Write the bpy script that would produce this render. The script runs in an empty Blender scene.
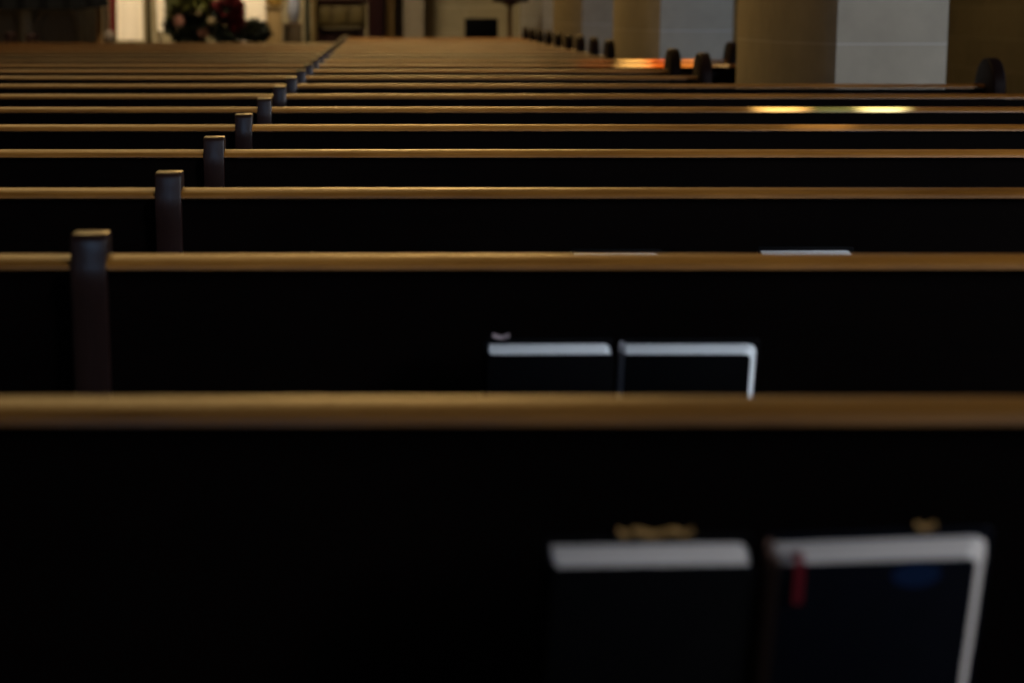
import bpy, bmesh, math, random
from mathutils import Vector, Matrix
R = math.radians
rnd = random.Random(7)
sc = bpy.context.scene
col = sc.collection

# ------------------------------------------------------------------ measurements
F = 1990.0; PITCH = R(9.55); PX = 382.5; EYE = 1.20
ROW = 0.90; FIRST = 1.655 * ROW
RAIL_TOP = EYE - 0.2955
POST_X = -0.353; POST_W = 0.043

def at(px, py, Y):
    """Point of the place seen at picture position px, py when it stands at distance Y."""
    u = (px - PX) / F; v = (py - 341.5) / F
    d = Vector((u, math.cos(PITCH) - v * math.sin(PITCH), -math.sin(PITCH) - v * math.cos(PITCH)))
    return Vector((0, 0, EYE)) + d * (Y / d.y)

# ------------------------------------------------------------------ materials
def new_mat(name):
    m = bpy.data.materials.new(name); m.use_nodes = True
    nt = m.node_tree; b = nt.nodes['Principled BSDF']
    return m, nt, b

def plain(name, c, rough=0.6, spec=0.3, metal=0.0, noise=0.15, scale=8.0, emis=None, es=1.0, coat=0.0, coat_r=0.2):
    m, nt, b = new_mat(name)
    tc = nt.nodes.new('ShaderNodeTexCoord'); n = nt.nodes.new('ShaderNodeTexNoise')
    n.inputs['Scale'].default_value = scale; n.inputs['Detail'].default_value = 4
    nt.links.new(tc.outputs['Object'], n.inputs['Vector'])
    mx = nt.nodes.new('ShaderNodeMix'); mx.data_type = 'RGBA'
    mx.inputs['A'].default_value = (*[x * (1 - noise) for x in c], 1)
    mx.inputs['B'].default_value = (*[min(1, x * (1 + noise)) for x in c], 1)
    nt.links.new(n.outputs['Fac'], mx.inputs['Factor'])
    nt.links.new(mx.outputs['Result'], b.inputs['Base Color'])
    b.inputs['Roughness'].default_value = rough
    b.inputs['Specular IOR Level'].default_value = spec
    b.inputs['Metallic'].default_value = metal
    b.inputs['Coat Weight'].default_value = coat
    b.inputs['Coat Roughness'].default_value = coat_r
    if emis:
        b.inputs['Emission Color'].default_value = (*emis, 1); b.inputs['Emission Strength'].default_value = es
    return m

def wood(name, c1, c2, rough=0.35, spec=0.4, along='X', bump=0.05, rough2=None, streak=5.0, toned=False):
    """Wood with grain running along one axis and small dents and wear."""
    m, nt, b = new_mat(name)
    tc = nt.nodes.new('ShaderNodeTexCoord'); mp = nt.nodes.new('ShaderNodeMapping')
    s = {'X': (1.5, 40, 40), 'Z': (40, 40, 1.5)}[along]
    mp.inputs['Scale'].default_value = s
    nt.links.new(tc.outputs['Object'], mp.inputs['Vector'])
    oi = nt.nodes.new('ShaderNodeObjectInfo'); mul = nt.nodes.new('ShaderNodeMath'); mul.operation = 'MULTIPLY'
    mul.inputs[1].default_value = 37.0
    nt.links.new(oi.outputs['Random'], mul.inputs[0])
    cmb = nt.nodes.new('ShaderNodeCombineXYZ'); nt.links.new(mul.outputs[0], cmb.inputs[0]); nt.links.new(mul.outputs[0], cmb.inputs[1])
    nt.links.new(cmb.outputs[0], mp.inputs['Location'])
    n = nt.nodes.new('ShaderNodeTexNoise'); n.inputs['Scale'].default_value = streak; n.inputs['Detail'].default_value = 5
    nt.links.new(mp.outputs[0], n.inputs['Vector'])
    n2 = nt.nodes.new('ShaderNodeTexNoise'); n2.inputs['Scale'].default_value = 2.2; n2.inputs['Detail'].default_value = 3
    mp2 = nt.nodes.new('ShaderNodeMapping'); nt.links.new(tc.outputs['Object'], mp2.inputs['Vector']); nt.links.new(cmb.outputs[0], mp2.inputs['Location'])
    nt.links.new(mp2.outputs[0], n2.inputs['Vector'])
    mxf = nt.nodes.new('ShaderNodeMath'); mxf.operation = 'MULTIPLY_ADD'; mxf.inputs[1].default_value = 0.55
    nt.links.new(n.outputs['Fac'], mxf.inputs[0])
    m2 = nt.nodes.new('ShaderNodeMath'); m2.operation = 'MULTIPLY'; m2.inputs[1].default_value = 0.6
    nt.links.new(n2.outputs['Fac'], m2.inputs[0]); nt.links.new(m2.outputs[0], mxf.inputs[2])
    cr = nt.nodes.new('ShaderNodeValToRGB')
    cr.color_ramp.elements[0].position = 0.36; cr.color_ramp.elements[0].color = (*c1, 1)
    cr.color_ramp.elements[1].position = 0.78; cr.color_ramp.elements[1].color = (*c2, 1)
    nt.links.new(mxf.outputs[0], cr.inputs[0])
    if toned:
        # how brightly each rail is lit, put into its colour row by row
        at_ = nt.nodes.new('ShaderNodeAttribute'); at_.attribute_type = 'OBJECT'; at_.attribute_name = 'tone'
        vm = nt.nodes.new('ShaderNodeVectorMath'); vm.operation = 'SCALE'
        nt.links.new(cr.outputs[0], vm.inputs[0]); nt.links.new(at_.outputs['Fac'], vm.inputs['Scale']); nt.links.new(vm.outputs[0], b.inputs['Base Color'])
    else:
        nt.links.new(cr.outputs[0], b.inputs['Base Color'])
    rr = nt.nodes.new('ShaderNodeMapRange'); rr.inputs['To Min'].default_value = rough * 0.75
    rr.inputs['To Max'].default_value = rough2 or rough * 1.35
    nt.links.new(n2.outputs['Fac'], rr.inputs['Value']); nt.links.new(rr.outputs[0], b.inputs['Roughness'])
    b.inputs['Specular IOR Level'].default_value = spec
    bp = nt.nodes.new('ShaderNodeBump'); bp.inputs['Strength'].default_value = bump; bp.inputs['Distance'].default_value = 0.002
    nt.links.new(n.outputs['Fac'], bp.inputs['Height']); nt.links.new(bp.outputs[0], b.inputs['Normal'])
    return m

def stone(name, c, mortar, bw, bh, z0=0.0, offs=0.5, msize=0.01, dark=0.8, axis='XZ'):
    m, nt, b = new_mat(name)
    g = nt.nodes.new('ShaderNodeNewGeometry'); sp = nt.nodes.new('ShaderNodeSeparateXYZ')
    nt.links.new(g.outputs['Position'], sp.inputs[0])
    ad = nt.nodes.new('ShaderNodeMath'); ad.operation = 'ADD'
    nt.links.new(sp.outputs[0], ad.inputs[0]); nt.links.new(sp.outputs[1], ad.inputs[1])
    az = nt.nodes.new('ShaderNodeMath'); az.operation = 'ADD'; az.inputs[1].default_value = -z0
    nt.links.new(sp.outputs[2], az.inputs[0])
    cb = nt.nodes.new('ShaderNodeCombineXYZ'); nt.links.new(ad.outputs[0] if axis == 'XY' else sp.outputs[0], cb.inputs[0]); nt.links.new(az.outputs[0], cb.inputs[1])
    br = nt.nodes.new('ShaderNodeTexBrick'); nt.links.new(cb.outputs[0], br.inputs['Vector'])
    br.inputs['Scale'].default_value = 1.0; br.inputs['Brick Width'].default_value = bw; br.inputs['Row Height'].default_value = bh
    br.inputs['Mortar Size'].default_value = msize; br.inputs['Mortar Smooth'].default_value = 0.3; br.offset = offs
    br.inputs['Color1'].default_value = (*c, 1); br.inputs['Color2'].default_value = (*[x * dark for x in c], 1)
    br.inputs['Mortar'].default_value = (*mortar, 1)
    n = nt.nodes.new('ShaderNodeTexNoise'); n.inputs['Scale'].default_value = 9; n.inputs['Detail'].default_value = 6
    nt.links.new(g.outputs['Position'], n.inputs['Vector'])
    mr = nt.nodes.new('ShaderNodeMapRange'); mr.inputs['To Min'].default_value = 0.82; mr.inputs['To Max'].default_value = 1.15
    nt.links.new(n.outputs['Fac'], mr.inputs['Value'])
    vm = nt.nodes.new('ShaderNodeVectorMath'); vm.operation = 'SCALE'
    nt.links.new(br.outputs['Color'], vm.inputs[0]); nt.links.new(mr.outputs[0], vm.inputs['Scale'])
    nt.links.new(vm.outputs[0], b.inputs['Base Color'])
    b.inputs['Roughness'].default_value = 0.85; b.inputs['Specular IOR Level'].default_value = 0.15
    bp = nt.nodes.new('ShaderNodeBump'); bp.inputs['Strength'].default_value = 0.2; bp.inputs['Distance'].default_value = 0.01
    nt.links.new(n.outputs['Fac'], bp.inputs['Height']); nt.links.new(bp.outputs[0], b.inputs['Normal'])
    return m

def stained(name, strength):
    m, nt, b = new_mat(name)
    tc = nt.nodes.new('ShaderNodeTexCoord'); v = nt.nodes.new('ShaderNodeTexVoronoi'); v.inputs['Scale'].default_value = 3.0
    nt.links.new(tc.outputs['Object'], v.inputs['Vector'])
    cr = nt.nodes.new('ShaderNodeValToRGB'); cr.color_ramp.interpolation = 'CONSTANT'
    cs = [(1, .85, .55), (.55, .85, .9), (1, .55, .12), (.95, .95, .9), (.75, .12, .04), (1, .8, .35)]
    while len(cr.color_ramp.elements) < len(cs): cr.color_ramp.elements.new(0.5)
    for i, c in enumerate(cs):
        cr.color_ramp.elements[i].position = i / len(cs); cr.color_ramp.elements[i].color = (*c, 1)
    sp = nt.nodes.new('ShaderNodeSeparateXYZ'); nt.links.new(v.outputs['Color'], sp.inputs[0])
    nt.links.new(sp.outputs[0], cr.inputs[0])
    nt.links.new(cr.outputs[0], b.inputs['Emission Color']); b.inputs['Emission Strength'].default_value = strength
    nt.links.new(cr.outputs[0], b.inputs['Base Color']); b.inputs['Roughness'].default_value = 0.2
    return m

M = {}
M['rail'] = wood('honey_oak_row_light', (.12, .045, .006), (.31, .128, .018), 0.36, 0.36, 'X', 0.35, 0.55, 6, True)
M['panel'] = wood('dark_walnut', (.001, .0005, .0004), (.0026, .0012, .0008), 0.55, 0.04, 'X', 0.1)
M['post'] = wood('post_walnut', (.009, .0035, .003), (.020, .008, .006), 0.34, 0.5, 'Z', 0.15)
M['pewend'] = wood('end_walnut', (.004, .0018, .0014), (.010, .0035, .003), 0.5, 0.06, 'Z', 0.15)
M['cover_navy'] = plain('navy_cloth_cover', (.0012, .002, .005), 0.5, 0.12, noise=.4, scale=60)
M['cover_black'] = plain('black_cloth_cover', (.0015, .0015, .002), 0.5, 0.12, noise=.4, scale=60)
M['emblem'] = plain('blue_foil', (.002, .014, .05), 0.35, 0.3)
M['grey_foil'] = plain('grey_foil', (.03, .035, .04), 0.4, 0.4)
M['red_ribbon'] = plain('red_satin', (.11, .003, .008), 0.35, 0.5)
M['gold_ribbon'] = plain('gold_satin', (.27, .15, .045), 0.35, 0.5)
M['pale_ribbon'] = plain('pale_satin', (.30, .24, .25), 0.5, 0.3)
M['spine_brown'] = plain('brown_spine', (.09, .05, .035), 0.5, 0.2)
M['spine_grey'] = plain('grey_spine', (.22, .22, .24), 0.5, 0.2)
M['white'] = plain('cream_cloth', (.85, .74, .58), 0.8, 0.1, noise=.05, scale=3)

def pages_mat(g=1.0, t=(1, 1, 1)):
    m, nt, b = new_mat('page_edges')
    tc = nt.nodes.new('ShaderNodeTexCoord'); mp = nt.nodes.new('ShaderNodeMapping'); mp.inputs['Scale'].default_value = (3, 900, 3)
    n = nt.nodes.new('ShaderNodeTexNoise'); n.inputs['Scale'].default_value = 1.0; n.inputs['Detail'].default_value = 2
    nt.links.new(tc.outputs['Object'], mp.inputs['Vector']); nt.links.new(mp.outputs[0], n.inputs['Vector'])
    cr = nt.nodes.new('ShaderNodeValToRGB'); cr.color_ramp.elements[0].color = (.55 * g * t[0], .54 * g * t[1], .52 * g * t[2], 1); cr.color_ramp.elements[1].color = (.88 * g * t[0], .87 * g * t[1], .85 * g * t[2], 1)
    cr.color_ramp.elements[0].position = .3; cr.color_ramp.elements[1].position = .65
    nt.links.new(n.outputs['Fac'], cr.inputs[0]); nt.links.new(cr.outputs[0], b.inputs['Base Color'])
    b.inputs['Roughness'].default_value = .7
    return m
M['pages'] = pages_mat(1.12, (.88, .95, 1.0)); M['shaded_pages'] = pages_mat(.70, (1, .92, .86))  # second copy is greyer: weaker light on the nearest books, painted in

# ------------------------------------------------------------------ mesh helpers
def bm_box(bm, x0, x1, y0, y1, z0, z1, shear=0.0):
    """Box; shear moves y by shear per metre of height measured down from z1."""
    vs = []
    for z in (z0, z1):
        dy = (z1 - z) * shear
        for x, y in ((x0, y0), (x1, y0), (x1, y1), (x0, y1)): vs.append(bm.verts.new((x, y + dy, z)))
    for f in ((0, 3, 2, 1), (4, 5, 6, 7), (0, 1, 5, 4), (1, 2, 6, 5), (2, 3, 7, 6), (3, 0, 4, 7)):
        bm.faces.new([vs[i] for i in f])
    return vs

def bm_prism(bm, prof, axis, a, b):
    """Closed profile swept along an axis from a to b. prof holds the two other coordinates."""
    def P(p, t):
        return {'X': (t, p[0], p[1]), 'Y': (p[0], t, p[1]), 'Z': (p[0], p[1], t)}[axis]
    A = [bm.verts.new(P(p, a)) for p in prof]; B = [bm.verts.new(P(p, b)) for p in prof]
    n = len(prof)
    bm.faces.new(A[::-1]); bm.faces.new(B)
    for i in range(n): bm.faces.new((A[i], A[(i + 1) % n], B[(i + 1) % n], B[i]))

def bm_lathe(bm, prof, seg=24, c=(0, 0, 0)):
    rings = []
    for r, z in prof:
        rings.append([bm.verts.new((c[0] + r * math.cos(2 * math.pi * k / seg), c[1] + r * math.sin(2 * math.pi * k / seg), c[2] + z)) for k in range(seg)])
    for a, b in zip(rings, rings[1:]):
        for k in range(seg): bm.faces.new((a[k], a[(k + 1) % seg], b[(k + 1) % seg], b[k]))
    bm.faces.new(rings[0][::-1]); bm.faces.new(rings[-1])

def link(name, bm, mat, parent=None, bevel=0.0, seg=2, smooth=True, loc=None):
    bmesh.ops.recalc_face_normals(bm, faces=bm.faces)
    me = bpy.data.meshes.new(name)
    if bevel > 0:
        es = [e for e in bm.edges if len(e.link_faces) == 2 and e.calc_face_angle(0) > R(25)]
        bmesh.ops.bevel(bm, geom=es, offset=bevel, segments=seg, profile=0.5, affect='EDGES')
    bm.to_mesh(me); bm.free()
    if smooth:
        me.polygons.foreach_set('use_smooth', [True] * len(me.polygons))
        me.set_sharp_from_angle(angle=R(35))
    me.materials.append(mat)
    o = bpy.data.objects.new(name, me); col.objects.link(o)
    if parent: o.parent = parent
    if loc is not None: o.location = loc
    return o

def tag(o, label=None, cat=None, group=None, kind=None):
    if label: o['label'] = label
    if cat: o['category'] = cat
    if group: o['group'] = group
    if kind: o['kind'] = kind
    return o

def empty(name, loc=(0, 0, 0), rz=0.0):
    o = bpy.data.objects.new(name, None); o.empty_display_size = .1
    col.objects.link(o); o.location = loc; o.rotation_euler.z = rz
    return o

def struct(name, bm, mat, bevel=0, parent=None):
    o = link(name, bm, mat, parent, bevel)
    if parent is None: o['kind'] = 'structure'
    return o

def dup(root, loc):
    r = root.copy(); col.objects.link(r); r.location = loc
    for ch in list(root.children):
        c = ch.copy(); col.objects.link(c); c.parent = r
        for g in list(ch.children):
            d = g.copy(); col.objects.link(d); d.parent = c
    return r

# ------------------------------------------------------------------ the pews
ZT = RAIL_TOP                    # top of the cap rail
LEAN = 0.10                      # the back reclines: lower means further from the camera
def arc(cx, cy, r, a0, a1, n):
    return [(cx + r * math.cos(R(a0 + (a1 - a0) * i / n)), cy + r * math.sin(R(a0 + (a1 - a0) * i / n))) for i in range(n + 1)]

def rail_profile():
    # near side is -Y; a wide soft round-over on the near edge
    p = [(0.008 - 0.030 * math.cos(R(a)), ZT - 0.0155 + 0.0150 * math.sin(R(a))) for a in range(0, 91, 9)]
    p += arc(0.018, ZT - 0.011, 0.010, 90, 0, 5)
    p += [(0.028, ZT - 0.0155)]
    return p

def pew_end_profile():
    # side view of the aisle end: a round scrolled head over a stem that swells to the seat
    p = []
    p += arc(0.0, ZT - 0.030, 0.130, -25, 205, 22)
    p += [(-0.10, ZT - .13), (-0.085, ZT - .25), (-0.06, ZT - .38), (-0.02, .40), (0.0, .20), (-.02, .10), (-.02, 0.0),
          (.50, 0.0), (.50, .10), (.47, .20), (.50, .38), (.52, .46), (.50, .53), (.42, .57), (.30, .58), (.20, .62), (.13, .70), (.10, ZT - .13)]
    return p

def make_pew(x0, x1, post, end_left, end_right, label, group, with_books=False):
    root = empty('church_pew')
    tag(root, label, 'pew', group)
    bm = bmesh.new(); bm_prism(bm, rail_profile(), 'X', x0, x1); link('cap_rail', bm, M['rail'], root)
    # back: panel with stiles and a lower rail, leaning
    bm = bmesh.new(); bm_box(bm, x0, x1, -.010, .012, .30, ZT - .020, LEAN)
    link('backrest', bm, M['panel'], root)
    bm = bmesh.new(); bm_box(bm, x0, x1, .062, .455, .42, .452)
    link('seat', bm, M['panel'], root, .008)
    # shelf that holds the books, on the back of the backrest
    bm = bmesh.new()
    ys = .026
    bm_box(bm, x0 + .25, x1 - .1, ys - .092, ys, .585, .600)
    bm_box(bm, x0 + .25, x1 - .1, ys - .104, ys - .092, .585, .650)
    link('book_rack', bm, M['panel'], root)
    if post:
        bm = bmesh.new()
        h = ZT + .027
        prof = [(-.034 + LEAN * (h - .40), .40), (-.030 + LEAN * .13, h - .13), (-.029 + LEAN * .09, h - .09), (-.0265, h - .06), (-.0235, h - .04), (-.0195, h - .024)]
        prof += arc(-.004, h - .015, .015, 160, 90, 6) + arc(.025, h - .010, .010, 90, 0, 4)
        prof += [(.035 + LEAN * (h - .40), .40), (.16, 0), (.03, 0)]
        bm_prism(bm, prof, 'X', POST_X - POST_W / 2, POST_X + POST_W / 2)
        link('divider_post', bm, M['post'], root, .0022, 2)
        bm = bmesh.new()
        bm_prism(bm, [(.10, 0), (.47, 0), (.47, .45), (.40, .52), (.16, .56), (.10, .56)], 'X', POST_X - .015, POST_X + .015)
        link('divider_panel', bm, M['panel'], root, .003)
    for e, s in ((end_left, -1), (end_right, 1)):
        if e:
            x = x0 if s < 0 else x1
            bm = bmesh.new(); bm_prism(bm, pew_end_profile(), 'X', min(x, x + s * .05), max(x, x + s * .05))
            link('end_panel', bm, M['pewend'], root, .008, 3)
    return root

XR0 = POST_X + POST_W / 2; XL1 = POST_X - POST_W / 2
order = ['nearest the camera', 'second from the camera', 'third from the camera', 'fourth from the camera', 'fifth from the camera',
         'sixth from the camera', 'seventh from the camera', 'eighth from the camera', 'ninth from the camera', 'tenth from the camera',
         'eleventh from the camera', 'twelfth from the camera', 'thirteenth from the camera', 'fourteenth from the camera',
         'fifteenth from the camera', 'sixteenth from the camera', 'seventeenth from the camera', 'eighteenth from the camera',
         'nineteenth from the camera', 'twentieth from the camera', 'twenty-first from the camera', 'twenty-second from the camera']
GR = 'pews on the stone pier side of the divider posts'; GL = 'pews on the altar flower side of the divider posts'
extra_R = {0: 'dark pew, nearest the camera, out-of-focus rail above two large hymnals',
           1: 'dark pew second from the camera, two white-edged hymnals in its rack',
           2: 'dark pew third from the camera, tops of two hymnals just showing',
           7: 'dark pew ending in a round-headed end panel just before the big pier',
           8: 'short pew with round end beside the big pier, the nearer of two',
           9: 'short pew with round end just behind the one beside the big pier',
           10: 'pew with bright coloured glints on its rail, first behind the big pier',
           11: 'pew with glinting rail, second behind the big pier'}
TONE_R = [.6, 1.05, .9, 1.1, 1.2, 1.05, .95, .85, .7, .9, .8, .8, .4, .4, .7, .4, .7, .5, .75, .8, .95]  # light and dim rows painted into the rail colour
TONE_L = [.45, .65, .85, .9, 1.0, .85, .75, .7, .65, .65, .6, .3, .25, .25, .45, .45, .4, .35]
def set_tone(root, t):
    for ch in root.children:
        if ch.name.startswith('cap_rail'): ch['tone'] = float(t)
protoR = {}
def right_pew(n):
    if n <= 7: x1, key = 2.335, 'long'
    elif n in (10, 11): x1, key = 1.95, 'mid'
    else: x1, key = 1.36, 'short'
    lab = extra_R.get(n) or f'dark pew with golden top rail, pier side of the divider posts, {order[n]}'
    y = FIRST + n * ROW
    if key not in protoR:
        r = make_pew(XR0, x1, True, False, True, lab, GR); r.location.y = y; protoR[key] = r
    else:
        r = dup(protoR[key], (0, y, 0)); r['label'] = lab
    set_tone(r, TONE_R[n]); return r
NR, NL = 21, 18
for n in range(NR): right_pew(n)
pl = None
for n in range(1, NL):
    lab = ('dark pew nearest the camera on the altar flower side of the posts' if n == 1 else f'dark pew with golden top rail, flower side of the posts, {order[n - 1]}')
    y = FIRST + n * ROW
    if pl is None:
        pl = make_pew(-3.75, XL1, False, True, False, lab, GL); pl.location.y = y
    else:
        r = dup(pl, (0, y, 0)); r['label'] = lab
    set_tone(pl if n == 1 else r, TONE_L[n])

# ------------------------------------------------------------------ hymnals
def make_book(name, label, cx, n, w, t, shear, yaw, lean, cover, spine='cover_black', pale=False, zbase=.601, h=.205, ycl=-.004, emblem=False, red=False, gold=False, rock=0.0):
    """Book standing in the rack of row n; cx is its middle; its top tips towards the camera by lean."""
    root = empty(name, (cx, FIRST + n * ROW + ycl, zbase + t * math.sin(R(lean))))
    root.rotation_euler = (R(lean), R(rock), R(yaw))
    # local: x width, y thickness (near side negative), z height. bottom-middle-far edge on the origin
    def sh(y, x=-1): return shear * (y / t + .5) + shear * .5 if x > 0 else 0.0
    def slab(nm, x0, x1, y0, y1, z0, z1, mat, rad=0.0, parent=root, bev=.0006):
        bm = bmesh.new()
        P = [(x0, z0)]
        if rad:
            P += [(x1, z0)] + [(x, z) for x, z in arc(x1 - rad, z1 - rad, rad, 0, 90, 6)] + [(x0, z1)]
        else: P += [(x1, z0), (x1, z1), (x0, z1)]
        A = [bm.verts.new((x - shear * .5 * (x > 0) + sh(y0, x), y0, z)) for x, z in P]; B = [bm.verts.new((x - shear * .5 * (x > 0) + sh(y1, x), y1, z)) for x, z in P]
        k = len(P); bm.faces.new(A[::-1]); bm.faces.new(B)
        for i in range(k): bm.faces.new((A[i], A[(i + 1) % k], B[(i + 1) % k], B[i]))
        return link(nm, bm, mat, parent, bev)
    slab('pages', -w / 2 + .003, w / 2 - .003, -t + .0035, -.0035, .003, h - .004, M['shaded_pages' if n == 0 else 'pages'], .011)
    slab('front_cover', -w / 2, w / 2 - .001, -t, -t + .003, 0, h - .003, M[cover], .007)
    slab('back_cover', -w / 2, w / 2, -.003, 0, 0, h + .002, M[cover], .007)
    # rounded spine on the left edge
    bm = bmesh.new()
    pts = []
    for i in range(9):
        a = math.pi * i / 8
        y = -t / 2 - math.cos(a) * t / 2; pts.append((-w / 2 + sh(y) + .001 - math.sin(a) * .006, y))
    for i in range(8, -1, -1):
        a = math.pi * i / 8
        y = -t / 2 - math.cos(a) * (t / 2 - .003); pts.append((-w / 2 + sh(y) + .003 - math.sin(a) * .005, y))
    bm_prism(bm, pts, 'Z', 0, h - .001); link('spine', bm, M[spine], root)
    def ribbon(x, mat, y0, y1, drop, wd=.006, name='ribbon'):
        bm = bmesh.new()
        path = [(y0, h - .020), (y0, h - .001), ((y0 + y1) / 2, h + .003), (y1, h + .001), (y1 - .002, h - .01), (y1 - .003, h - drop)]
        up = [(a, z) for a, z in path]; dn = [(a + .0006, z - .0006) for a, z in path[::-1]]
        off = sh(y1) * .5 + sh(y0) * .5
        bm_prism(bm, up + dn, 'X', x + off - wd / 2, x + off + wd / 2)
        return link(name, bm, mat, root)
    if red:
        r = ribbon(-w / 2 + .014, M['red_ribbon'], -t * .55, -t - .001, (.033), .007); r['label'] = 'red ribbon marker'
    if gold:
        # a gold ribbon lying looped along the back board
        for (xa, xb) in gold:
            bm = bmesh.new(); N = 14; A = []; B = []; C = []; D = []
            for i in range(N + 1):
                u = i / N; x = xa + (xb - xa) * u
                z = h + .0035 + .003 * abs(math.cos(u * math.pi)) ** 2
                A.append(bm.verts.new((x + sh(-.004), -.006, z))); B.append(bm.verts.new((x + sh(-.004), -.001, z + .002)))
                C.append(bm.verts.new((x + sh(-.004), -.0005, z + .0005))); D.append(bm.verts.new((x + sh(-.004), -.0055, z - .0015)))
            for i in range(N):
                for p, q in ((A, B), (B, C), (C, D), (D, A)): bm.faces.new((p[i], p[i + 1], q[i + 1], q[i]))
            bm.faces.new((A[0], B[0], C[0], D[0])); bm.faces.new((A[N], D[N], C[N], B[N]))
            r = link('ribbon', bm, M['pale_ribbon' if pale else 'gold_ribbon'], root); r['label'] = 'pinkish ribbon marker' if pale else 'gold ribbon marker'
    if emblem:
        bm = bmesh.new()
        pts = [(.018 * math.cos(2 * math.pi * i / 20), .010 * math.sin(2 * math.pi * i / 20)) for i in range(20)]
        bm_prism(bm, pts, 'Y', -.0003, .0003)
        e = link('cover_emblem', bm, M['emblem'], root); e.location = (.022, -t - .0002, h - .014); e['label'] = 'dull blue oval on the cover'
    tag(root, label, 'book', 'hymnals in the pew racks')
    return root

def bx(px, py, Y): return at(px, py, Y).x
def bx(px, py, Y): return at(px, py, Y).x
b0l = make_book('hymnal', 'black hymnal, large and blurred, plain tan-edged one of the nearest pair', bx(646, 545, 1.42), 0, .152, .038, .006, 3, 16, 'cover_black', h=.210, gold=[(-.024, -.012), (-.012, .018), (.018, .032)])
b0r = make_book('hymnal', 'navy hymnal with red ribbon, large and blurred, nearest the camera', bx(877, 545, 1.42), 0, .157, .038, .024, 3, 16, 'cover_navy', 'spine_brown', h=.212, emblem=True, red=True, gold=[(.030, .045)], rock=-1.2, zbase=.603)
b1l = make_book('hymnal', 'hymnal with pinkish white page tops, flower-side one of the second pew', bx(546, 345, 2.36), 1, .152, .040, .004, 2, 14, 'cover_black', pale=True, gold=[(-.068, -.048)])
b1r = make_book('hymnal', 'black hymnal showing a bright white top and fore-edge, second pew', bx(684, 345, 2.36), 1, .157, .040, .018, 0, 14, 'cover_black', 'spine_grey')
b2l = make_book('hymnal', 'hymnal whose top edge just shows as a thin line, third pew', bx(616, 250, 3.25), 2, .146, .036, .004, 0, 12, 'cover_black', h=.203)
b2r = make_book('hymnal', 'dark hymnal with a strip of white pages over the second rail, third pew', bx(803, 250, 3.25), 2, .152, .040, .012, 1, 12, 'cover_black', h=.206)

# ------------------------------------------------------------------ the building
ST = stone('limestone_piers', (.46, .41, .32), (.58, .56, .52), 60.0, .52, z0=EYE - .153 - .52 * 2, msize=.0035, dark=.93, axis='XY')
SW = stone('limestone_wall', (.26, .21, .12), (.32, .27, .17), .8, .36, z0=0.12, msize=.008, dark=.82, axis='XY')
def pier(name, D, e0, e1, e2, e3):
    """Pier seen with its long side corner at e0, near corners at e1, e2 and right corner at e3."""
    p1 = at(e2, 30, D); p0 = at(e3, 30, D + .06); p2 = at(e1, 30, D + .42); p3 = at(e0, 30, D + 1.45)
    P = [(p0.x, D + .06), (p1.x, D), (p2.x, D + .42), (p3.x, D + 1.45), (p3.x + .3, D + 1.65), (p0.x + .05, D + 1.5), (p0.x + .12, D + .7)]
    bm = bmesh.new(); bm_prism(bm, P, 'Z', 0, 3.4)
    c = (sum(p[0] for p in P) / 7, sum(p[1] for p in P) / 7)
    o = struct(name, bm, ST, .006)
    bm = bmesh.new(); bm_prism(bm, [(c[0] + (x - c[0]) * 1.09, c[1] + (y - c[1]) * 1.06) for x, y in P], 'Z', 0, .28)
    link('pier_base', bm, ST, o, .02)
    return o
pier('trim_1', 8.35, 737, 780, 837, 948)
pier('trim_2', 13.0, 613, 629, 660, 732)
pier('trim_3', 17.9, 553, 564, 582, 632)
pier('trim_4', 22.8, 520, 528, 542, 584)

YF = 26.5
XL, XR, YB, ZC = -8.0, 7.0, -5.0, 10.0
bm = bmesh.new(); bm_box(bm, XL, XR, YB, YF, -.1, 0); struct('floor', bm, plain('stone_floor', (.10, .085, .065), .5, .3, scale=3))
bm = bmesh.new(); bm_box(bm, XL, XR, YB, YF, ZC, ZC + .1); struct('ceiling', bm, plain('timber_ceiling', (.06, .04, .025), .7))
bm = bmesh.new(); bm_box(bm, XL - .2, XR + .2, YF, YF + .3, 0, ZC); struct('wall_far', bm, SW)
bm = bmesh.new(); bm_box(bm, 1.95, 2.55, 8.35, YF, 3.4, ZC); struct('wall_light_block', bm, ST)  # unseen upper wall, added to keep nave light out of the aisle
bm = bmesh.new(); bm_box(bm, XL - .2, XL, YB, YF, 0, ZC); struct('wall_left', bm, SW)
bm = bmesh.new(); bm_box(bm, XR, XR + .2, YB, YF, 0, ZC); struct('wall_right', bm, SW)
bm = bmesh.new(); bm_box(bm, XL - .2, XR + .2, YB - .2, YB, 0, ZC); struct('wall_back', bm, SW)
# ------------------------------------------------------------------ chancel end, far and out of focus
def px_box(bm, x0, y0, x1, y1, Y, dep):
    a = at(x0, y1, Y); b = at(x1, y0, Y)
    return bm_box(bm, a.x, b.x, Y, Y + dep, a.z, b.z)
PLAT = 0.45
bm = bmesh.new(); bm_box(bm, XL, 1.9, 21.4, YF, 0, .15); bm_box(bm, XL, 1.9, 21.8, YF, .15, .30); bm_box(bm, XL, 1.9, 22.2, YF, .30, PLAT)
struct('floor_chancel', bm, plain('chancel_stone', (.09, .07, .05), .5))

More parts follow.
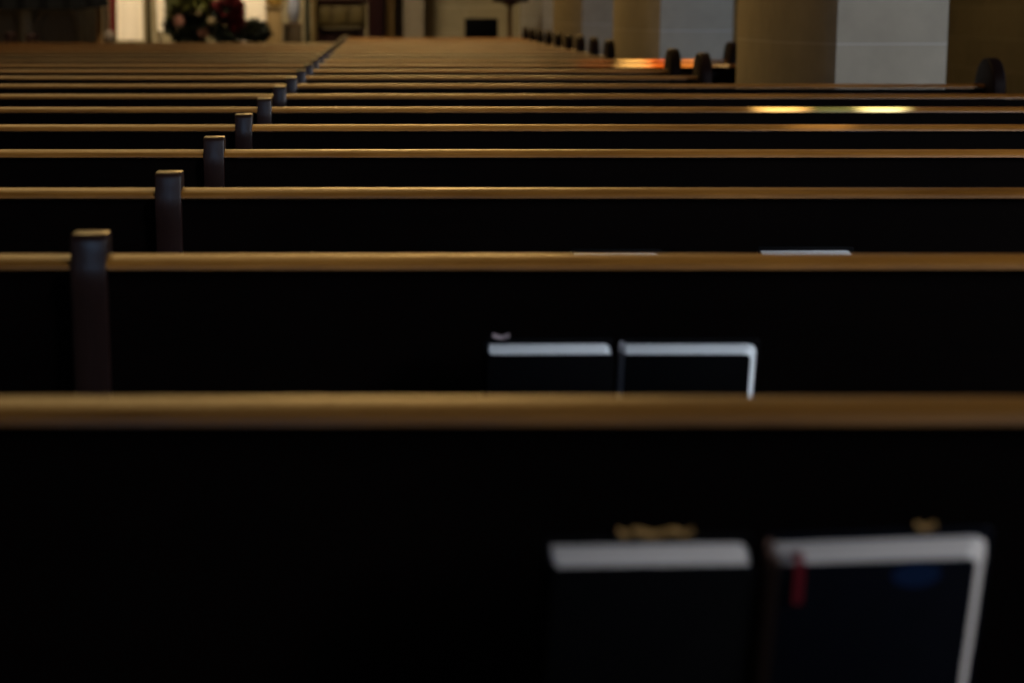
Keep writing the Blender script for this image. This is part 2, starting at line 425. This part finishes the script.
C = {}
C['dim_stone'] = plain('dim_stone', (.12, .10, .07), .8, .1)
C['black'] = plain('black_felt', (.0012, .0012, .0014), .8, .1)
C['darkred'] = plain('dark_red_cloth', (.09, .008, .008), .8, .1)
C['oxblood'] = plain('oxblood_timber', (.015, .003, .002), .5, .2)
C['olive'] = plain('olive_gilding', (.05, .036, .010), .6, .2)
C['tan'] = plain('tan_wood', (.24, .16, .065), .6, .2)
C['amber'] = plain('amber_wood', (.12, .06, .018), .6, .2)
C['gold'] = plain('gold_leaf', (.70, .48, .12), .35, .5, .1)
C['leaf'] = plain('leaf_green', (.065, .065, .012), .6, .2, noise=.5, scale=20)
C['leafd'] = plain('leaf_dark_green', (.006, .009, .003), .6, .2, noise=.5, scale=20)
C['petal_red'] = plain('petal_red', (.075, .004, .005), .6, .2, noise=.3, scale=20)
C['petal_pink'] = plain('petal_pink', (.22, .10, .07), .6, .2)
C['petal_cream'] = plain('petal_cream', (.20, .15, .08), .6, .2)
C['pewter'] = plain('pewter_blue', (.24, .25, .30), .45, .3)
C['twig'] = plain('brown_basket', (.05, .03, .02), .7, .2)

# arched stone screen at the far flower side
o = empty('stone_screen', (at(45, 20, 24.6).x, 24.6, PLAT))
tag(o, 'dim grey stone screen with low arches and a pale shaft, far flower side', 'screen')
def child(name, bm, mat, root, bevel=0.0):
    c = link(name, bm, mat, root, bevel); c.matrix_parent_inverse = root.matrix_world.inverted() if False else Matrix.Translation(-root.location)
    return c
a = at(-60, 8, 24.6); b = at(94, 8, 24.6)
bm = bmesh.new(); bm_box(bm, a.x, b.x, 24.72, 24.9, PLAT, 3.0); child('back_slab', bm, C['dim_stone'], o)
for cx in (4, 58):
    c = at(cx, 42, 24.6); bm = bmesh.new(); r1, r0 = .32, .24
    pr = [(c.x + r1 * math.cos(R(t)), .92 + r1 * math.sin(R(t))) for t in range(0, 181, 12)]
    pr = [(c.x + r1, PLAT)] + pr + [(c.x - r1, PLAT), (c.x - r0, PLAT)] + [(c.x + r0 * math.cos(R(t)), .92 + r0 * math.sin(R(t))) for t in range(180, -1, -12)] + [(c.x + r0, PLAT)]
    bm_prism(bm, pr, 'Y', 24.62, 24.72); child('arch', bm, C['dim_stone'], o, .006)
c = at(26, 20, 24.6); bm = bmesh.new()
bm_lathe(bm, [(.10, 0), (.10, .08), (.075, .12), (.07, 1.8), (.11, 1.9), (.11, 2.0)], 20, (c.x, 24.60, PLAT)); s = child('shaft', bm, plain('pale_shaft', (.22, .195, .14), .8), o); s['label'] = 'pale round shaft'

# black hanging above it
a = at(-60, 9, 24.0); b = at(108, 0, 24.0)
bm = bmesh.new(); N = 60; z1 = 2.6
top = []; bot = []
for k in range(N + 1):
    u = k / N; x = a.x + (b.x - a.x) * u; y = 24.0 + .035 * math.sin(u * 46)
    zb = at(0, 9.5 - 6.5 * max(0, u - .82) / .18 * 0.5, 24).z
    top.append((x, y, z1)); bot.append((x, y, zb))
def sheet(bm, A, B, t=.02):
    va = [bm.verts.new(p) for p in A]; vb = [bm.verts.new(p) for p in B]
    wa = [bm.verts.new((p[0], p[1] + t, p[2])) for p in A]; wb = [bm.verts.new((p[0], p[1] + t, p[2])) for p in B]
    n = len(A)
    for i in range(n - 1):
        for p, q in ((va, vb), (wb, wa), (wa, va), (vb, wb)): bm.faces.new((p[i], p[i + 1], q[i + 1], q[i]))
    bm.faces.new((va[0], vb[0], wb[0], wa[0])); bm.faces.new((va[-1], wa[-1], wb[-1], vb[-1]))
sheet(bm, top, bot)
tag(link('hanging_curtain', bm, C['black']), 'black curtain hanging above the dim arched stone screen', 'curtain')

def stool(px0, px1, py, label):
    c = at((px0 + px1) / 2, py, 23.2); hw = (at(px1, py, 23.2).x - at(px0, py, 23.2).x) / 2
    r = empty('stool', (c.x, 23.2, PLAT)); tag(r, label, 'stool', 'dark stools before the stone screen')
    h = c.z - PLAT
    bm = bmesh.new(); bm_lathe(bm, [(hw * .9, h - .035), (hw, h - .025), (hw, h - .008), (hw * .9, h)], 20); link('seat', bm, C['oxblood'], r)
    for k in range(3):
        an = 2 * math.pi * k / 3 + .4; bm = bmesh.new()
        p = Vector((hw * .75 * math.cos(an), hw * .75 * math.sin(an), h - .03)); q = Vector((hw * math.cos(an), hw * math.sin(an), 0))
        t = .014
        vs_ = []
        for P_ in (q, p):
            for dx, dy in ((-t, -t), (t, -t), (t, t), (-t, t)): vs_.append(bm.verts.new((P_.x + dx, P_.y + dy, P_.z)))
        for f in ((0, 3, 2, 1), (4, 5, 6, 7), (0, 1, 5, 4), (1, 2, 6, 5), (2, 3, 7, 6), (3, 0, 4, 7)): bm.faces.new([vs_[i] for i in f])
        link('leg', bm, C['oxblood'], r)
stool(4, 16, 33, 'small dark stool left of the pale shaft of the stone screen')
stool(25, 37, 34, 'small dark stool right of the pale shaft of the stone screen')

def post(name, label, cat, x0, x1, Y, mat, ztop=2.4, dep=.10, ball=False):
    a = at(x0, 20, Y); b = at(x1, 20, Y); cx = (a.x + b.x) / 2; hw = (b.x - a.x) / 2
    bm = bmesh.new()
    bm_lathe(bm, [(hw * 1.25, 0), (hw * 1.25, .06), (hw, .10), (hw * .92, 1.0), (hw, ztop - .12), (hw * 1.2, ztop - .08), (hw * 1.2, ztop)], 20, (0, 0, 0))
    return tag(link(name, bm, mat, loc=(cx, Y, PLAT)), label, cat)
post('turned_post', 'turned amber wooden post beside the black curtain', 'post', 96, 103, 24.25, C['amber'], 1.0)
post('turned_post', 'turned brown post between amber post and dark red banner', 'post', 103.5, 109, 24.5, plain('rosy_brown_wood', (.11, .06, .04), .6), 1.0)
# dark red banner with red upper band
def cloth_panel(name, label, cat, x0, x1, ybot, Y, mat, folds=3, amp=.012, ztop=2.4, x0b=None, x1b=None):
    A = []; B = []
    N = 36
    p0 = at(x0, 0, Y).x; p1 = at(x1, 0, Y).x; q0 = at(x0b or x0, ybot, Y).x; q1 = at(x1b or x1, ybot, Y).x; zb = at(0, ybot, Y).z
    for k in range(N + 1):
        u = k / N; y = Y + amp * math.sin(u * folds * 2 * math.pi)
        A.append((p0 + (p1 - p0) * u, y, ztop)); B.append((q0 + (q1 - q0) * u, y, zb))
    bm = bmesh.new(); sheet(bm, A, B, .012)
    r = empty(name, ((p0 + p1) / 2, Y, zb)); tag(r, label, cat)
    child('cloth', bm, mat, r)
    bm = bmesh.new(); pr = [(Y + .006 + .014 * math.cos(t * math.pi / 4), ztop + .014 * math.sin(t * math.pi / 4)) for t in range(8)]
    bm_prism(bm, pr, 'X', p0 - .03, p1 + .03); child('rod', bm, C['tan'], r)
    # stand behind the cloth
    bm = bmesh.new(); bm_lathe(bm, [(.12, 0), (.12, .02), (.014, .05), (.014, ztop - PLAT)], 14, ((p0 + p1) / 2, Y + .05, PLAT)); child('stand', bm, C['oxblood'], r)
    return r
cloth_panel('banner', 'narrow dark red banner left of the wide cream banner', 'banner', 110, 116, 36, 24.1, C['darkred'], 1)
cloth_panel('banner', 'wide bright cream banner, tallest white shape at the far end', 'banner', 117.5, 143, 40, 24.0, M['white'], 2, .006)
post('turned_post', 'olive gilded post between the two cream cloths', 'post', 146, 151.5, 24.55, C['olive'], 2.2)
cloth_panel('banner', 'narrow cream cloth strip tapering down beside the flower arrangement', 'banner', 154, 164, 31, 23.9, M['white'], 1, .01, 2.2, 158, 167)
# pale round urn
c = at(109.5, 36, 23.6)
bm = bmesh.new(); bm_lathe(bm, [(.03, 0), (.035, .02), (.012, .05), (.014, c.z - PLAT - .09), (.045, c.z - PLAT - .06), (.062, c.z - PLAT), (.045, c.z - PLAT + .05), (.02, c.z - PLAT + .065)], 20)
tag(link('finial_stand', bm, plain('pale_brass', (.14, .11, .085), .5), loc=(c.x, 23.6, PLAT)), 'slim stand with pale round knob in front of the cream banner foot', 'stand')

# flower arrangement
def leaf_blob(bm, c, r, n, size, rr, elong=1.0):
    for _ in range(n):
        d = Vector((rr.gauss(0, 1), rr.gauss(0, 1), rr.gauss(0, 1))).normalized() * (rr.random() ** .4)
        p = Vector(c) + Vector((d.x * r[0], d.y * r[1], d.z * r[2]))
        m = Matrix.Rotation(rr.uniform(0, 6.28), 3, 'Z') @ Matrix.Rotation(rr.uniform(-1.2, 1.2), 3, 'X')
        s = size * rr.uniform(.6, 1.3)
        pts = [(0, -s * elong, 0), (s * .45, 0, s * .12), (0, s * elong, 0), (-s * .45, 0, s * .12)]
        vs_ = [bm.verts.new(p + m @ Vector(q)) for q in pts]
        k = bm.verts.new(p + m @ Vector((0, 0, -s * .10)))
        for i in range(4): bm.faces.new((vs_[i], vs_[(i + 1) % 4], k))
        bm.faces.new(vs_)
def px_blob(bm, cx, cy, rx, ry, Y, n, size, rr, dep=.16):
    c = at(cx, cy, Y); s = Y / F
    leaf_blob(bm, c, (rx * s, dep, ry * s), n, size, rr)
def pot(root_loc, rad, h, mat, root):
    bm = bmesh.new(); bm_lathe(bm, [(rad * .7, 0), (rad * .75, .02), (rad, h * .8), (rad * 1.08, h * .85), (rad * 1.08, h), (rad * .9, h)], 20); return link('pot', bm, mat, root)
FY = 23.4
def plant(name, label, px, clusters, blooms=(), Y=FY, potmat='twig', rad=.16, h=.22, group=None):
    x = at(px, 30, Y).x; r = empty(name, (x, Y, PLAT)); tag(r, label, 'plant', group)
    pot(None, rad, h, C[potmat], r)
    bm = bmesh.new(); bm_lathe(bm, [(.03, h - .03), (.02, .5), (.012, .62)], 8, (0, 0, 0)); link('stem', bm, C['leafd'], r)
    for nm, mat, lst in clusters:
        bm = bmesh.new()
        for (cx, cy, rx, ry, n, size) in lst: px_blob(bm, cx, cy, rx, ry, Y, n, size, rnd)
        child(nm, bm, C[mat], r)
    for (cx, cy, s, mat) in blooms:
        bm = bmesh.new(); c = at(cx, cy, Y - .15)
        for k in range(3):
            for j in range(7):
                an = 2 * math.pi * (j + k * .33) / 7; ti = R(20 + 25 * k); rr_ = s * (1 - .2 * k)
                m = Matrix.Rotation(an, 3, 'Y') @ Matrix.Rotation(-ti, 3, 'X')
                pts = [(0, 0, 0), (rr_ * .3, 0, rr_ * .55), (0, -.004, rr_), (-rr_ * .3, 0, rr_ * .55)]
                vv = [bm.verts.new(c + m @ Vector(q)) for q in pts]; bm.faces.new(vv)
        child('bloom', bm, C[mat], r)
    return r
plant('flower_arrangement', 'large arrangement of olive foliage with pink and cream blooms', 192,
      [('foliage', 'leaf', [(182, 2, 16, 14, 420, .06), (205, 6, 13, 12, 300, .06), (170, 12, 6, 12, 90, .05)]),
       ('dark_foliage', 'leafd', [(186, 26, 22, 14, 520, .06), (205, 24, 14, 15, 320, .06), (190, 42, 18, 14, 260, .07)])],
      [(179, 21, .085, 'petal_pink'), (203, 32, .075, 'petal_pink'), (211, 21, .06, 'petal_cream'), (222, 34, .075, 'petal_cream'), (158, 36, .04, 'petal_cream'), (199, 13, .04, 'petal_cream')])
plant('poinsettia', 'deep red poinsettia right of the pink and cream blooms', 230,
      [('foliage', 'leafd', [(228, 36, 16, 12, 260, .07), (225, 12, 12, 10, 120, .07)]), ('bracts', 'petal_red', [(231, 12, 13, 13, 260, .075), (237, 22, 8, 9, 130, .07), (220, 6, 8, 6, 60, .06), (234, 3, 8, 6, 90, .07)])], Y=22.75)
plant('fern', 'low dark green leafy plant below the cream altar cloth', 255,
      [('foliage', 'leaf', [(255, 31, 13, 9, 120, .05)]), ('dark_foliage', 'leafd', [(256, 32, 15, 12, 460, .06)])], Y=23.3)
# altar with cream cloth behind
Ya = 24.6
r = empty('altar_table', (at(250, 20, Ya).x, Ya, PLAT)); tag(r, 'altar table under a cream cloth behind the leafy plant', 'table')
a = at(236, 18, Ya); b = at(266, 18, Ya)
bm = bmesh.new(); bm_box(bm, a.x, b.x, Ya, Ya + .7, PLAT, 1.50); child('cloth', bm, M['white'], r, .02)
bm = bmesh.new(); bm_box(bm, a.x - .04, b.x + .04, Ya - .04, Ya + .74, 1.50, 1.55); child('tabletop', bm, C['tan'], r, .01)
# pedestal with gilt vessel
Yp = 23.9
a = at(267, 38, Yp); b = at(282, 38, Yp); z = at(0, 6, Yp).z
r = empty('pedestal', ((a.x + b.x) / 2, Yp, PLAT)); tag(r, 'tan square pedestal right of the dark green leafy plant', 'pedestal')
hw = (b.x - a.x) / 2
bm = bmesh.new(); bm_box(bm, -hw, hw, -hw, hw, 0, z - PLAT - .03); link('shaft', bm, C['tan'], r, .008)
bm = bmesh.new(); bm_box(bm, -hw * 1.2, hw * 1.2, -hw * 1.2, hw * 1.2, z - PLAT - .03, z - PLAT); link('cap', bm, C['tan'], r, .006)
bm = bmesh.new(); bm_box(bm, -hw * 1.3, hw * 1.3, -hw * 1.3, hw * 1.3, 0, .08); link('foot', bm, C['tan'], r, .008)
bm = bmesh.new(); bm_lathe(bm, [(.03, 0), (.06, .005), (.10, .05), (.11, .11), (.08, .18), (.04, .22), (.05, .27), (.045, .27)], 24)
tag(link('gilt_vessel', bm, C['gold'], loc=((at(275, 5, Yp).x), Yp, z)), 'round gilt vessel standing on the tan pedestal', 'vessel')
# blue grey vase on a dark cabinet
Yv = 24.2
a = at(284, 23, Yv); b = at(302, 23, Yv)
r = empty('cabinet', ((a.x + b.x) / 2, Yv, PLAT)); tag(r, 'narrow brown cabinet under a blue-grey vase', 'cabinet'); hw = (b.x - a.x) / 2
bm = bmesh.new(); bm_box(bm, -hw, hw, -hw, hw, 0, a.z - PLAT - .03); link('body', bm, plain('umber_wood', (.05, .032, .013), .6), r, .006)
bm = bmesh.new(); bm_box(bm, -hw * 1.08, hw * 1.08, -hw * 1.08, hw * 1.08, a.z - PLAT - .03, a.z - PLAT); link('top', bm, plain('umber_wood_top', (.10, .06, .028), .6), r, .005)
bm = bmesh.new(); bm_box(bm, -hw * .8, hw * .8, -hw - .008, -hw, .06, a.z - PLAT - .08); link('door', bm, plain('umber_wood_door', (.05, .032, .013), .6), r, .003)
bm = bmesh.new(); bm_lathe(bm, [(.04, 0), (.06, .04), (.078, .14), (.07, .24), (.045, .32), (.05, .37), (.045, .37)], 24)
tag(link('vase', bm, C['pewter'], loc=(at(294, 10, Yv).x, Yv, a.z)), 'blue-grey vase on the narrow brown cabinet', 'vase')
post('turned_post', 'near black post right of the blue-grey vase', 'post', 304.5, 310, 24.55, C['leafd'], 2.2)
post('turned_post', 'short tan post left of the carved chest', 'post', 311, 317, 23.9, plain('tan_post_wood', (.11, .075, .025), .6), .47)
# carved chest on legs
Yc = 24.0
a = at(315, 28, Yc); b = at(366, 2, Yc)
r = empty('carved_chest', ((a.x + b.x) / 2, Yc, PLAT)); tag(r, 'olive brown carved wooden chest on legs before the far wall', 'chest'); hw = (b.x - a.x) / 2
bm = bmesh.new(); bm_box(bm, -hw, hw, 0, .5, a.z - PLAT, b.z - PLAT); link('body', bm, plain('carved_olive_wood', (.055, .038, .010), .6, noise=.5, scale=9), r, .01)
for k in range(3):
    bm = bmesh.new(); w_ = hw * 2 / 3; bm_box(bm, -hw + k * w_ + .03, -hw + (k + 1) * w_ - .03, -.02, 0, a.z - PLAT + .05, b.z - PLAT - .05)
    link('panel', bm, plain('carved_panel_wood', (.07, .05, .013), .6, noise=.5, scale=14), r, .015)
bm = bmesh.new(); bm_box(bm, -hw - .03, hw + .03, -.03, .53, b.z - PLAT, b.z - PLAT + .05); link('top', bm, C['oxblood'], r, .01)
bm = bmesh.new(); bm_box(bm, -hw + .07, hw - .07, .06, .46, .0, a.z - PLAT - .01); link('shade_block', bm, C['oxblood'], r, .004)  # dark box added in place of the shade between the legs
for sx in (-1, 1):
    for yy in (.03, .43):
        bm = bmesh.new(); bm_box(bm, sx * (hw - .04) - .025, sx * (hw - .04) + .025, yy, yy + .05, 0, a.z - PLAT); link('leg', bm, C['oxblood'], r, .004)
# architecture on the far wall
def pil(name, x0, x1, Y, mat, dep=.25):
    a = at(x0, 20, Y); b = at(x1, 20, Y); bm = bmesh.new(); bm_box(bm, a.x, b.x, Y, Y + dep, 0, 8.0)
    bm_box(bm, a.x - .05, b.x + .05, Y - .05, Y + dep, 0, .7)
    return struct(name, bm, mat, .01)
pil('trim_5', 367.5, 383.5, 25.6, C['oxblood'], .9)
pil('trim_6', 385.5, 394, 26.0, plain('warm_pilaster', (.40, .27, .10), .8), .5)
pil('trim_7', 403, 424, 26.1, plain('grey_pilaster', (.26, .21, .14), .8), .4)
# loudspeaker
Ys = 23.0
a = at(465.5, 36, Ys); b = at(498, 18.5, Ys); hw = (b.x - a.x) / 2
r = empty('loudspeaker', ((a.x + b.x) / 2, Ys, PLAT)); tag(r, 'small black loudspeaker on a pole stand before the stone wall', 'loudspeaker')
z0 = a.z - PLAT - .06; z1 = b.z - PLAT
bm = bmesh.new(); bm_box(bm, -hw, hw, 0, .26, z0, z1); link('cabinet', bm, C['black'], r, .01)
bm = bmesh.new(); bm_box(bm, -hw + .015, hw - .015, -.008, .0, z0 + .015, z1 - .015); link('grille', bm, C['black'], r, .003)
bm = bmesh.new(); bm_lathe(bm, [(.15, 0), (.15, .015), (.02, .04), (.02, z0)], 16, (0, .13, 0)); link('stand', bm, C['black'], r)
# music stand
Ym = 22.6
c = at(510, 1.5, Ym); r = empty('lectern', (c.x, Ym, PLAT)); tag(r, 'dark lectern desk on a slim pole right of the black loudspeaker', 'lectern')
zz = c.z - PLAT; w_ = (at(528, 0, Ym).x - at(493, 0, Ym).x) / 2
bm = bmesh.new(); bm_prism(bm, [(-.13, zz - .01), (-.13, zz + .04), (-.115, zz + .04), (-.11, zz + .02), (.18, zz + .16), (.18, zz + .14)], 'X', -w_, w_); link('desk', bm, C['oxblood'], r, .003)
bm = bmesh.new(); bm_lathe(bm, [(.16, 0), (.16, .02), (.03, .05), (.024, .1), (.024, zz - .06), (.10, zz + .0)], 18); link('pole', bm, C['amber'], r)


# ------------------------------------------------------------------ light
def area(name, loc, size, sy, energy, color, target, spread=180):
    l = bpy.data.lights.new(name, 'AREA'); l.spread = R(spread); l.shape = 'RECTANGLE'; l.size = size; l.size_y = sy; l.energy = energy; l.color = color
    o = bpy.data.objects.new(name, l); col.objects.link(o); o.location = loc
    d = Vector(target) - Vector(loc); o.rotation_euler = d.to_track_quat('-Z', 'Y').to_euler()
    return o
def spot(name, loc, target, deg, energy, color, blend=.6, radius=.02):
    l = bpy.data.lights.new(name, 'SPOT'); l.energy = energy; l.color = color; l.spot_size = R(deg); l.spot_blend = blend; l.shadow_soft_size = radius
    o = bpy.data.objects.new(name, l); col.objects.link(o); o.location = loc
    o.rotation_euler = (Vector(target) - Vector(loc)).to_track_quat('-Z', 'Y').to_euler()
def window(name, c, w_, h_, axis, mat):
    """Arched window let into a wall; axis is the wall's normal."""
    bm = bmesh.new(); pr = [(-w_ / 2, -h_ / 2), (w_ / 2, -h_ / 2)] + [(w_ / 2 * math.cos(R(t)), h_ / 2 - w_ / 2 + w_ / 2 * math.sin(R(t))) for t in range(0, 181, 15)]
    bm_prism(bm, pr, 'Y', -.02, .02); fr = bmesh.new()
    out = [(x * 1.12, z * 1.05) for x, z in pr]
    n = len(pr)
    for y0, y1 in ((-.06, .06),):
        A = [fr.verts.new((x, y0, z)) for x, z in pr]; B = [fr.verts.new((x, y0, z)) for x, z in out]
        A2 = [fr.verts.new((x, y1, z)) for x, z in pr]; B2 = [fr.verts.new((x, y1, z)) for x, z in out]
        for i in range(n):
            j = (i + 1) % n
            for q in ((A[i], A[j], B[j], B[i]), (B2[i], B2[j], A2[j], A2[i]), (A2[i], A2[j], A[j], A[i]), (B[i], B[j], B2[j], B2[i])): fr.faces.new(q)
    o = link(name, fr, ST); o['kind'] = 'structure'
    o.location = c; o.rotation_euler.z = R(90) if axis == 'X' else 0
    link('stained_glass', bm, mat, o)
GB = plain('blue_glass', (.1, .2, .4), .2, .5, emis=(.35, .6, 1.0), es=4.5)
GD = plain('pale_glass', (.4, .45, .5), .2, .5, emis=(.75, .87, 1.0), es=2.0)
window('window_added', (-.6, YB + .06, 4.2), 1.5, 2.2, 'Y', GB)  # unseen blue window, added for the bluish sheen on the posts
window('window_2', (XR - .06, -1.5, 4.2), 2.0, 4.0, 'X', GD)
window('window_3', (XR - .06, 9.0, 3.0), 1.4, 2.8, 'X', GD)
area('window_light_near', (6.6, -1.5, 4.2), 2.0, 4.0, 205, (.84, .89, 1.0), (1.3, 5.0, 1.0), 95)
area('window_light_aisle', (6.6, 9.0, 2.8), 1.2, 2.4, 38, (.16, .45, 1.0), (2.1, 13, 1.3))
area('chancel_light_warm', (0.3, 21.0, 6.5), 3.0, 2.0, 380, (1.0, .60, .20), (0, 6, .9))
area('nave_light_warm', (-2.0, 12, 8.5), 2.0, 7.0, 235, (1.0, .64, .24), (.1, 8, .9))
area('aisle_fill_warm', (5.0, 19.0, 5.5), 1.0, 1.0, 45, (1.0, .72, .36), (5.5, 26.4, 1.0), 110)  # fill lamp added to lift the dark aisle wall
area('sanctuary_light', (-2.5, 21.0, 7.0), 3.0, 1.5, 250, (1.0, .82, .56), (-3.3, 25.5, 1.0), 100)
# narrow coloured spots added to put sun glints on the rails
SW_ = (6.4, 4.5, 4.6)
def beam(px, py, n, deg, e, c):
    p = at(px, py, FIRST + n * ROW); spot('glint_spot', SW_ if n < 8 else (6.8, 9.0, 4.0), p, deg, e, c)
beam(782, 106, 5, 0.68, 36000, (.62, .78, .95)); beam(835, 106, 5, .8, 5000, (.2, .7, 1)); beam(883, 106, 5, 0.51, 54000, (.34, .62, 1)); beam(822, 124, 4, .5, 3500, (.8, .8, .8))
for n in (10, 11):
    yy = 65 if n == 10 else 60
    beam(592, yy, n, .9, 2400, (1, .45, .3)); beam(632, yy, n, .8, 36000, (.7, .8, .85)); beam(655, yy, n, .8, 15600, (1, .30, .05)); beam(688, yy, n, .5, 15600, (1, .6, .3)); beam(725, yy, n, .7, 8400, (.5, .65, 1))

w = bpy.data.worlds.new('world'); sc.world = w; w.use_nodes = True
w.node_tree.nodes['Background'].inputs[0].default_value = (.5, .45, .4, 1); w.node_tree.nodes['Background'].inputs[1].default_value = 0.0

# ------------------------------------------------------------------ camera
cam = bpy.data.cameras.new('camera'); co = bpy.data.objects.new('camera', cam); col.objects.link(co)
co.location = (0, 0, EYE); co.rotation_euler = (R(90) - PITCH, 0, 0)
cam.sensor_width = 36; cam.lens = F * 36 / 1024; cam.shift_x = (512 - PX) / 1024; cam.shift_y = 0
cam.clip_start = .05; cam.clip_end = 200
cam.dof.use_dof = True; cam.dof.focus_distance = 4.1; cam.dof.aperture_fstop = 4.3
sc.camera = co
vs = sc.view_settings; vs.view_transform = 'Standard'; vs.look = 'None'; vs.exposure = 0.0; vs.gamma = 1.0; vs.use_curve_mapping = False
